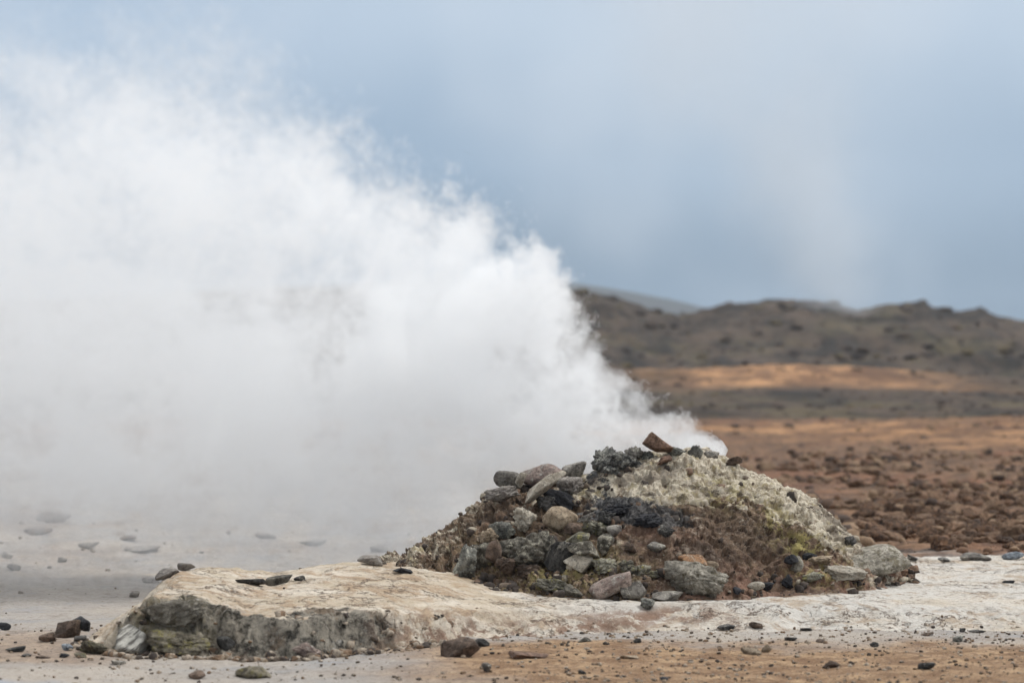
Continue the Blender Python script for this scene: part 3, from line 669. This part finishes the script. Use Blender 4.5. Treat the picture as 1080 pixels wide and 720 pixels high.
# candidates in the field, the ones that show largest become individuals
cand = []
for _ in range(15000):
    py = 592-115*rs.rand()**1.15; px = rs.uniform(600, 1120); s = .013+.17*rs.rand()**5.5
    d = H*FP/(py-HOR)
    if d < 30.4: continue
    x = (px-540)/FP*d
    if rs.rand() > .12+1.1*sst(fbm(np.array([[x/1.3, d/2.6, 3.]]), 3, .5, 808), .42, .62)[0]: continue
    cand.append((x, d, s, s/d, px, py))
for px, py, s in [(940, 574, .17), (905, 572, .14), (925, 566, .12), (1050, 545, .20), (1072, 547, .16), (985, 578, .14), (1010, 575, .12), (1040, 577, .13), (1062, 571, .12), (880, 560, .12), (960, 566, .10), (1000, 560, .12), (1020, 548, .10), (900, 555, .11)]:
    d = H*FP/(py-HOR); cand.append(((px-540)/FP*d, d, s, 99, px, py))
crest = lambda px: np.interp(px, CREST[:, 0], CREST[:, 1])
vis = [c for c in cand if c[4] > 735 and c[5] < crest(c[4])-3 and c[4] < 1085]
vis.sort(key=lambda c: -c[3]); ind = vis[:290]; keyset = set(map(id, ind)); rest = [c for c in cand if id(c) not in keyset]
zi = ground_z(np.array([c[0] for c in ind]), np.array([c[1] for c in ind]))
for c, z in zip(ind, zi):
    mm = 'fieldtan' if rs.rand() < .42 else 'field'
    o = bpy.data.objects.new('field_stone', fmesh[mm, rs.randint(9)]); col.objects.link(o)
    o.location = (c[0], c[1], z+.08*c[2]); o.rotation_euler = (rs.uniform(-.3, .3), rs.uniform(-.3, .3), rs.uniform(0, 6.3))
    o.scale = (c[2], c[2], c[2]*rs.uniform(.8, 1.3))
    tag(o, 'red brown lava stone among many on the rocky field right of and behind the mound', 'stone', FG)

def scatter(name, x, y, z, s, m, label, flat=.6, sink=.25, cat='gravel'):
    """uncountable small stones as one mesh"""
    n = len(x); V0 = []; F0 = []; off = 0
    for k, (V, F) in enumerate(smalls):
        idx = np.where(np.arange(n) % len(smalls) == k)[0]
        if not len(idx): continue
        a = rs.uniform(0, 6.28, len(idx)); c, q = np.cos(a), np.sin(a)
        A = V[None]*np.stack([s[idx], s[idx], s[idx]*rs.uniform(.7, 1.5, len(idx))*flat/.6], 1)[:, None, :]
        B = np.stack([A[..., 0]*c[:, None]-A[..., 1]*q[:, None], A[..., 0]*q[:, None]+A[..., 1]*c[:, None], A[..., 2]], -1)
        B += np.stack([x[idx], y[idx], z[idx]+s[idx]*sink], 1)[:, None, :]
        V0.append(B.reshape(-1, 3)); F0.append((F[None]+(np.arange(len(idx))*len(V))[:, None, None]+off).reshape(-1, 3)); off += len(idx)*len(V)
    o = link(name, mesh(name, np.vstack(V0), np.vstack(F0)), m)
    return tag(o, label, cat, kind='stuff')
def mat_gravel(name, cols_, sc=3.0):
    m, n, b = mat(name); x = n.new('ShaderNodeTexVoronoi'); x.inputs['Scale'].default_value = sc*1.0; n.l.new(n.co, x.inputs['Vector'])
    s = n.new('ShaderNodeSeparateColor'); n.l.new(x.outputs['Color'], s.inputs[0])
    r = n.new('ShaderNodeValToRGB'); n.l.new(s.outputs[0], r.inputs[0]); r.color_ramp.interpolation = 'CONSTANT'; e = r.color_ramp
    for i, c in enumerate(cols_):
        k = e.elements[i] if i < 2 else e.elements.new(.5)
        k.position = i/len(cols_); k.color = c+(1,)
    f = n.noise(40, 5, .7)
    finish(n, b, n.mix(n.sm(f, .35, .7, 0, .6), r.outputs[0], (.07, .05, .04)), f, .6, .01)
    return m
GF = mat_gravel('field gravel', [(.18, .10, .058), (.08, .047, .03), (.27, .18, .11), (.05, .033, .024), (.22, .12, .06)], 2)
GN = mat_gravel('near gravel', [(.10, .078, .058), (.30, .23, .16), (.055, .045, .038), (.38, .32, .25), (.20, .13, .08), (.12, .10, .085)], 16)
GH = mat_gravel('scrub and lava lumps', [(.045, .032, .026), (.09, .065, .045), (.035, .028, .024), (.11, .085, .04), (.065, .04, .03)], .5)
xr = np.array([c[0] for c in rest]); yr = np.array([c[1] for c in rest]); sr = np.array([c[2] for c in rest])
scatter('field_gravel', xr, yr, ground_z(xr, yr), sr, GF, 'fine red brown rubble covering the rocky field', cat='rubble')
# foreground grit
n = 16000; x = rs.uniform(-4.2, 4.4, n); y = 16.8+rs.rand(n)**1.1*5.2; s = .0025+.017*rs.rand(n)**7
sx = np.clip(.35+.65*sst(x, -1, 1), 0, 1); kk = rs.rand(n) < sx; x, y, s = x[kk], y[kk], s[kk]
zs = shelf_z(x, y)[0]; zg = np.maximum(ground_z(x, y), zs)
kp = (zs < .03) | (rs.rand(len(x)) < .06); x, y, s, zg = x[kp], y[kp], s[kp], zg[kp]
scatter('gravel', x, y, zg, s, GN, 'small grit and pebbles scattered over the foreground soil')
n = 700; x = rs.uniform(-3.1, -.4, n); zz_, yf_, wd_, _f = shelf_z(x, np.full(n, 20.0)); y = yf_-.14+rs.rand(n)**3*.5
scatter('chips', x, y, np.maximum(ground_z(x, y), shelf_z(x, y)[0]), .005+.04*rs.rand(n)**4, GN, 'broken chips and small stones lying along the dark front face of the shelf', cat='chips')
n = 260; x = rs.uniform(-6.5, -.8, n); y = 22+rs.rand(n)*16; s = .006+.04*rs.rand(n)**7
scatter('pebbles', x, y, np.maximum(ground_z(x, y), shelf_z(x, y)[0]), s, GN, 'pebbles scattered over the pale ground behind the left end of the shelf', cat='pebbles')
# scrub and lava lumps on the slopes
n = 5200; y = 75*(400/75)**rs.rand(n); u = rs.uniform(-.2, .24, n); x = u*y; s = (.0009+.0022*rs.rand(n)**3)*y*(.7+.4*(y > 230))
zz = ground_z(x, y); dn = fbm(P3(x*.4, y, 0, 14), 3, .5, 333); kk = ((dn > .5) | (rs.rand(n) < .3)) & ((y < 172) | (y > 212) | (rs.rand(n) < .4)); 
scatter('scrub', x[kk], y[kk], zz[kk], s[kk], GH, 'low dark scrub and lava lumps over the slopes and the far ridge', flat=.38, sink=.05, cat='scrub')

# rubble on the mound itself: rests on the displaced surface
vme = mound.data; nv = len(vme.vertices); co = np.empty(nv*3, dtype=np.float32); vme.vertices.foreach_get('co', co); co = co.reshape(-1, 3)
front = np.where((co[:, 1] < 24.55) & (co[:, 2] > .12))[0]
pick = rs.choice(front, 3000, replace=False); p = co[pick]
wgt = .10+.45*(1-sst(p[:, 0], .3, 1.2))*sst(p[:, 0], -.5, .1)+.6*(1-sst(p[:, 2], .2, .45)); kk = rs.rand(len(p)) < wgt*.8; p = p[kk]
s = .008+.045*rs.rand(len(p))**(2.2+1.8*sst(p[:, 0], .2, .9))
scatter('rubble', p[:, 0], p[:, 1], p[:, 2], s, mat_gravel('mound rubble', [(.18, .14, .105), (.075, .06, .05), (.40, .35, .27), (.045, .038, .033), (.38, .34, .17), (.24, .16, .11), (.52, .47, .37)], 11),
        'loose small rubble covering the face and foot of the mound', flat=.8, sink=.1, cat='rubble')

# ------------------------------------------------------------------ steam
def lerp(tab, u): t = np.array(tab); return np.interp(u, t[:, 0], t[:, 1])
XV, UL = 1.86, 9.2
TOP = [(0, 1.34), (.016, 1.48), (.035, 1.62), (.062, 1.74), (.09, 1.86), (.115, 2.08), (.132, 2.45), (.146, 2.78), (.163, 3.02), (.19, 3.3), (.232, 3.65), (.29, 4.05), (.36, 4.5), (.437, 5.15), (.513, 5.65), (.63, 5.6), (.726, 5.55), (1, 5.4)]
BOT = [(0, 1.20), (.055, 1.10), (.095, .95), (.15, .55), (.2, .25), (.3, -.15), (.4, -.6), (.7, -1.1), (1, -1.1)]
YC = [(0, 25.1), (.1, 25.4), (.25, 26.1), (.5, 26.6), (1, 27.0)]
RY = [(0, .22), (.06, .42), (.12, .70), (.2, 1.05), (.35, 1.6), (.6, 2.6), (1, 3.0)]
DN = [(0, 9.0), (.05, 8.0), (.12, 5.2), (.2, 3.2), (.3, 2.3), (.5, 1.5), (.75, 1.1), (1, .9)]
def make_steam():
    nu, nt = 110, 64
    u = np.linspace(0, 1, nu)**1.25; t = np.linspace(0, 2*math.pi, nt, endpoint=False)
    U, T = np.meshgrid(u, t, indexing='ij'); U, T = U.ravel(), T.ravel()
    zt, zb = lerp(TOP, U), lerp(BOT, U); zc, rz = (zt+zb)/2, (zt-zb)/2
    x = XV-U*UL; y = lerp(YC, U)+lerp(RY, U)*np.cos(T); z = zc+rz*np.sin(T)
    nz = fbm(P3(x, y, z, .55), 3, .5, 501)-.5
    k = 1.08+.25*nz+.62*np.exp(-((U-.11)/.08)**2)
    y = lerp(YC, U)+(y-lerp(YC, U))*k; z = zc+(z-zc)*k
    V = np.stack([x, y, z], 1); i = np.arange(nu*nt).reshape(nu, nt); j = np.roll(i, -1, 1)
    F = np.stack([i[:-1], j[:-1], j[1:], i[1:]], -1).reshape(-1, 4)
    c0, c1 = len(V), len(V)+1
    V = np.vstack([V, [XV+.05, YC[0][1], 1.28], [XV-UL-.3, YC[-1][1], 2.3]])
    cap = [[c0, j[0, q], i[0, q], c0] for q in range(nt)]+[[c1, i[-1, q], j[-1, q], c1] for q in range(nt)]
    me = bpy.data.meshes.new('steam'); me.from_pydata(V.tolist(), [], F.tolist()+[f[:3] for f in cap]); me.update()
    for p_ in me.polygons: p_.use_smooth = True
    bm = bmesh.new(); bm.from_mesh(me); bmesh.ops.recalc_face_normals(bm, faces=bm.faces); bm.to_mesh(me); bm.free()
    m = bpy.data.materials.new('steam'); m.use_nodes = True; n = N(m.node_tree); n.n.clear()
    o_ = n.new('ShaderNodeOutputMaterial'); pv = n.new('ShaderNodeVolumePrincipled'); n.l.new(pv.outputs[0], o_.inputs['Volume'])
    pv.inputs['Color'].default_value = (.990, .995, 1, 1); pv.inputs['Anisotropy'].default_value = .45
    co_ = n.new('ShaderNodeTexCoord').outputs['Object']
    s0 = n.new('ShaderNodeSeparateXYZ'); n.l.new(co_, s0.inputs[0])
    u0 = n.m('DIVIDE', n.m('SUBTRACT', XV, s0.outputs[0]), UL, clamp=True)
    amp = n.m('MULTIPLY_ADD', u0, .9, .16)
    # billows: turbulence pushes the sampling point about, finer near the vent
    w1 = n.v('SUBTRACT', n.noise(1.2, 4, .64, co_, colr=True), (.5, .5, .5))
    w2 = n.v('SUBTRACT', n.noise(4.4, 3, .66, co_, colr=True), (.5, .5, .5))
    P = n.v('ADD', co_, n.v('SCALE', w1, n.m('MINIMUM', n.m('MULTIPLY_ADD', u0, 6.5, .40), 2.1)))
    P = n.v('ADD', P, n.v('SCALE', w2, n.m('MINIMUM', n.m("MULTIPLY_ADD", u0, .9, .42), .56)))
    wx = n.new('ShaderNodeSeparateXYZ'); n.l.new(w1, wx.inputs[0]); wy = n.new('ShaderNodeSeparateXYZ'); n.l.new(w2, wy.inputs[0])
    bil = n.m('ADD', n.m('MULTIPLY', n.m('ABSOLUTE', wx.outputs[0]), 2.2), n.m('MULTIPLY', n.m('ABSOLUTE', wy.outputs[1]), 2.0))
    s1 = n.new('ShaderNodeSeparateXYZ'); n.l.new(P, s1.inputs[0])
    u = n.m('DIVIDE', n.m('SUBTRACT', XV, s1.outputs[0]), UL, clamp=True)
    zt, zb = n.curve(u, TOP, 6, -1.2), n.curve(u, BOT, 6, -1.2)
    zc = n.m('MULTIPLY', n.m('ADD', zt, zb), .5); rz = n.m('MULTIPLY', n.m('SUBTRACT', zt, zb), .5)
    a = n.m('DIVIDE', n.m('SUBTRACT', s1.outputs[1], n.curve(u, YC, 28, 25)), n.curve(u, RY, 3))
    b = n.m('DIVIDE', n.m('SUBTRACT', s1.outputs[2], zc), rz)
    q = n.m('SQRT', n.m('ADD', n.m('MULTIPLY', a, a), n.m('MULTIPLY', b, b)))
    edge = n.m('ADD', n.m('SUBTRACT', .84, q), n.m('MULTIPLY', bil, .45))
    softw = n.m("MULTIPLY_ADD", u, .9, .08)
    d = n.sm(edge, 0, softw)
    gaps = n.m('MULTIPLY', n.sm(n.noise(.85, 2, .62, P), .37, .58, .34, 1.35), n.sm(bil, .05, .5, .35, 1.4))
    low = n.sm(s0.outputs[2], n.m('MULTIPLY_ADD', u, .2, .0), n.m('MULTIPLY_ADD', u, 1.0, .40), .38, 1)
    low = n.m('MAXIMUM', low, n.sm(u, .16, .08))
    dens = n.m('MULTIPLY', n.m('MULTIPLY', d, gaps), n.m('MULTIPLY', low, n.curve(u, DN, 10)))
    n.put(pv.inputs['Density'], dens)
    m.cycles.volume_step_rate = .34
    ob = link('steam', me, m)
    tag(ob, 'thick white steam billowing from the top of the mound and drifting left', 'steam', kind='stuff')
make_steam()

def make_far_steam():
    """a thin veil of steam rising from a vent on the ridge and leaning left with the wind"""
    m = bpy.data.materials.new('distant steam'); m.use_nodes = True; n = N(m.node_tree); n.n.clear()
    nu, nt = 30, 32; t = np.linspace(0, 2*math.pi, nt, endpoint=False); V = []
    ZS = np.linspace(4, 62, nu); X0 = lambda z: 42-.42*(z-6)+.002*(z-6)**2; RX = lambda z: 3.5+.58*(z-4)
    for z in ZS:
        for q in t:
            k = 1.05+.3*(fbm(np.array([[math.cos(q)*1.5+5, math.sin(q)*1.5, z/9]]), 3, .5, 77)[0]-.5)
            V.append((X0(z)+RX(z)*math.cos(q)*k, 352+RX(z)*.8*math.sin(q)*k, z))
    i = np.arange(nu*nt).reshape(nu, nt); j = np.roll(i, -1, 1)
    F = np.stack([i[:-1], j[:-1], j[1:], i[1:]], -1).reshape(-1, 4).tolist()+[list(i[0][::-1]), list(i[-1])]
    me = bpy.data.meshes.new('distant_steam'); me.from_pydata(V, [], F); me.update()
    o_ = n.new('ShaderNodeOutputMaterial'); pv = n.new('ShaderNodeVolumePrincipled'); n.l.new(pv.outputs[0], o_.inputs['Volume'])
    pv.inputs['Color'].default_value = (.92, .96, 1, 1); pv.inputs['Anisotropy'].default_value = .3
    co_ = n.new('ShaderNodeTexCoord').outputs['Object']; s0 = n.new('ShaderNodeSeparateXYZ'); n.l.new(co_, s0.inputs[0])
    zz = n.m('SUBTRACT', s0.outputs[2], 6)
    xc = n.m('ADD', n.m('MULTIPLY_ADD', zz, -.42, 42), n.m('MULTIPLY', n.m('MULTIPLY', zz, zz), .002))
    rx = n.m('MULTIPLY_ADD', n.m('SUBTRACT', s0.outputs[2], 4), .58, 3.5)
    nz = n.noise(.07, 4, .55, co_)
    a = n.m('DIVIDE', n.m('SUBTRACT', s0.outputs[0], xc), rx); b = n.m('DIVIDE', n.m('SUBTRACT', s0.outputs[1], 352), n.m('MULTIPLY', rx, .8))
    q = n.m('SQRT', n.m('ADD', n.m('MULTIPLY', a, a), n.m('MULTIPLY', b, b)))
    d = n.m('MULTIPLY', n.sm(n.m('SUBTRACT', n.m('MULTIPLY_ADD', nz, 1.0, .45), q), 0, 1.15), n.sm(nz, .32, .62, .3, 1))
    n.put(pv.inputs['Density'], n.m('DIVIDE', n.m('MULTIPLY', d, 1.05), rx))
    m.cycles.volume_step_rate = .6
    tag(link('distant_steam', me, m), 'faint veil of steam rising from the far ridge at right', 'steam', kind='stuff')
make_far_steam()

# ------------------------------------------------------------------ haze
def make_haze():
    bm = bmesh.new(); bmesh.ops.create_cube(bm, size=1)
    for v in bm.verts: v.co = Vector((v.co.x*8000, 1700+v.co.y*3500, 48+v.co.z*112))
    me = bpy.data.meshes.new('haze'); bm.to_mesh(me); bm.free()
    m = bpy.data.materials.new('haze'); m.use_nodes = True; n = N(m.node_tree); n.n.clear()
    o_ = n.new('ShaderNodeOutputMaterial'); pv = n.new('ShaderNodeVolumePrincipled'); n.l.new(pv.outputs[0], o_.inputs['Volume'])
    pv.inputs['Color'].default_value = (.74, .87, 1, 1); pv.inputs['Density'].default_value = 1.5e-4; pv.inputs['Anisotropy'].default_value = .2
    tag(link('haze', me, m), 'thin air haze over the whole plain', 'haze', kind='stuff')
make_haze()
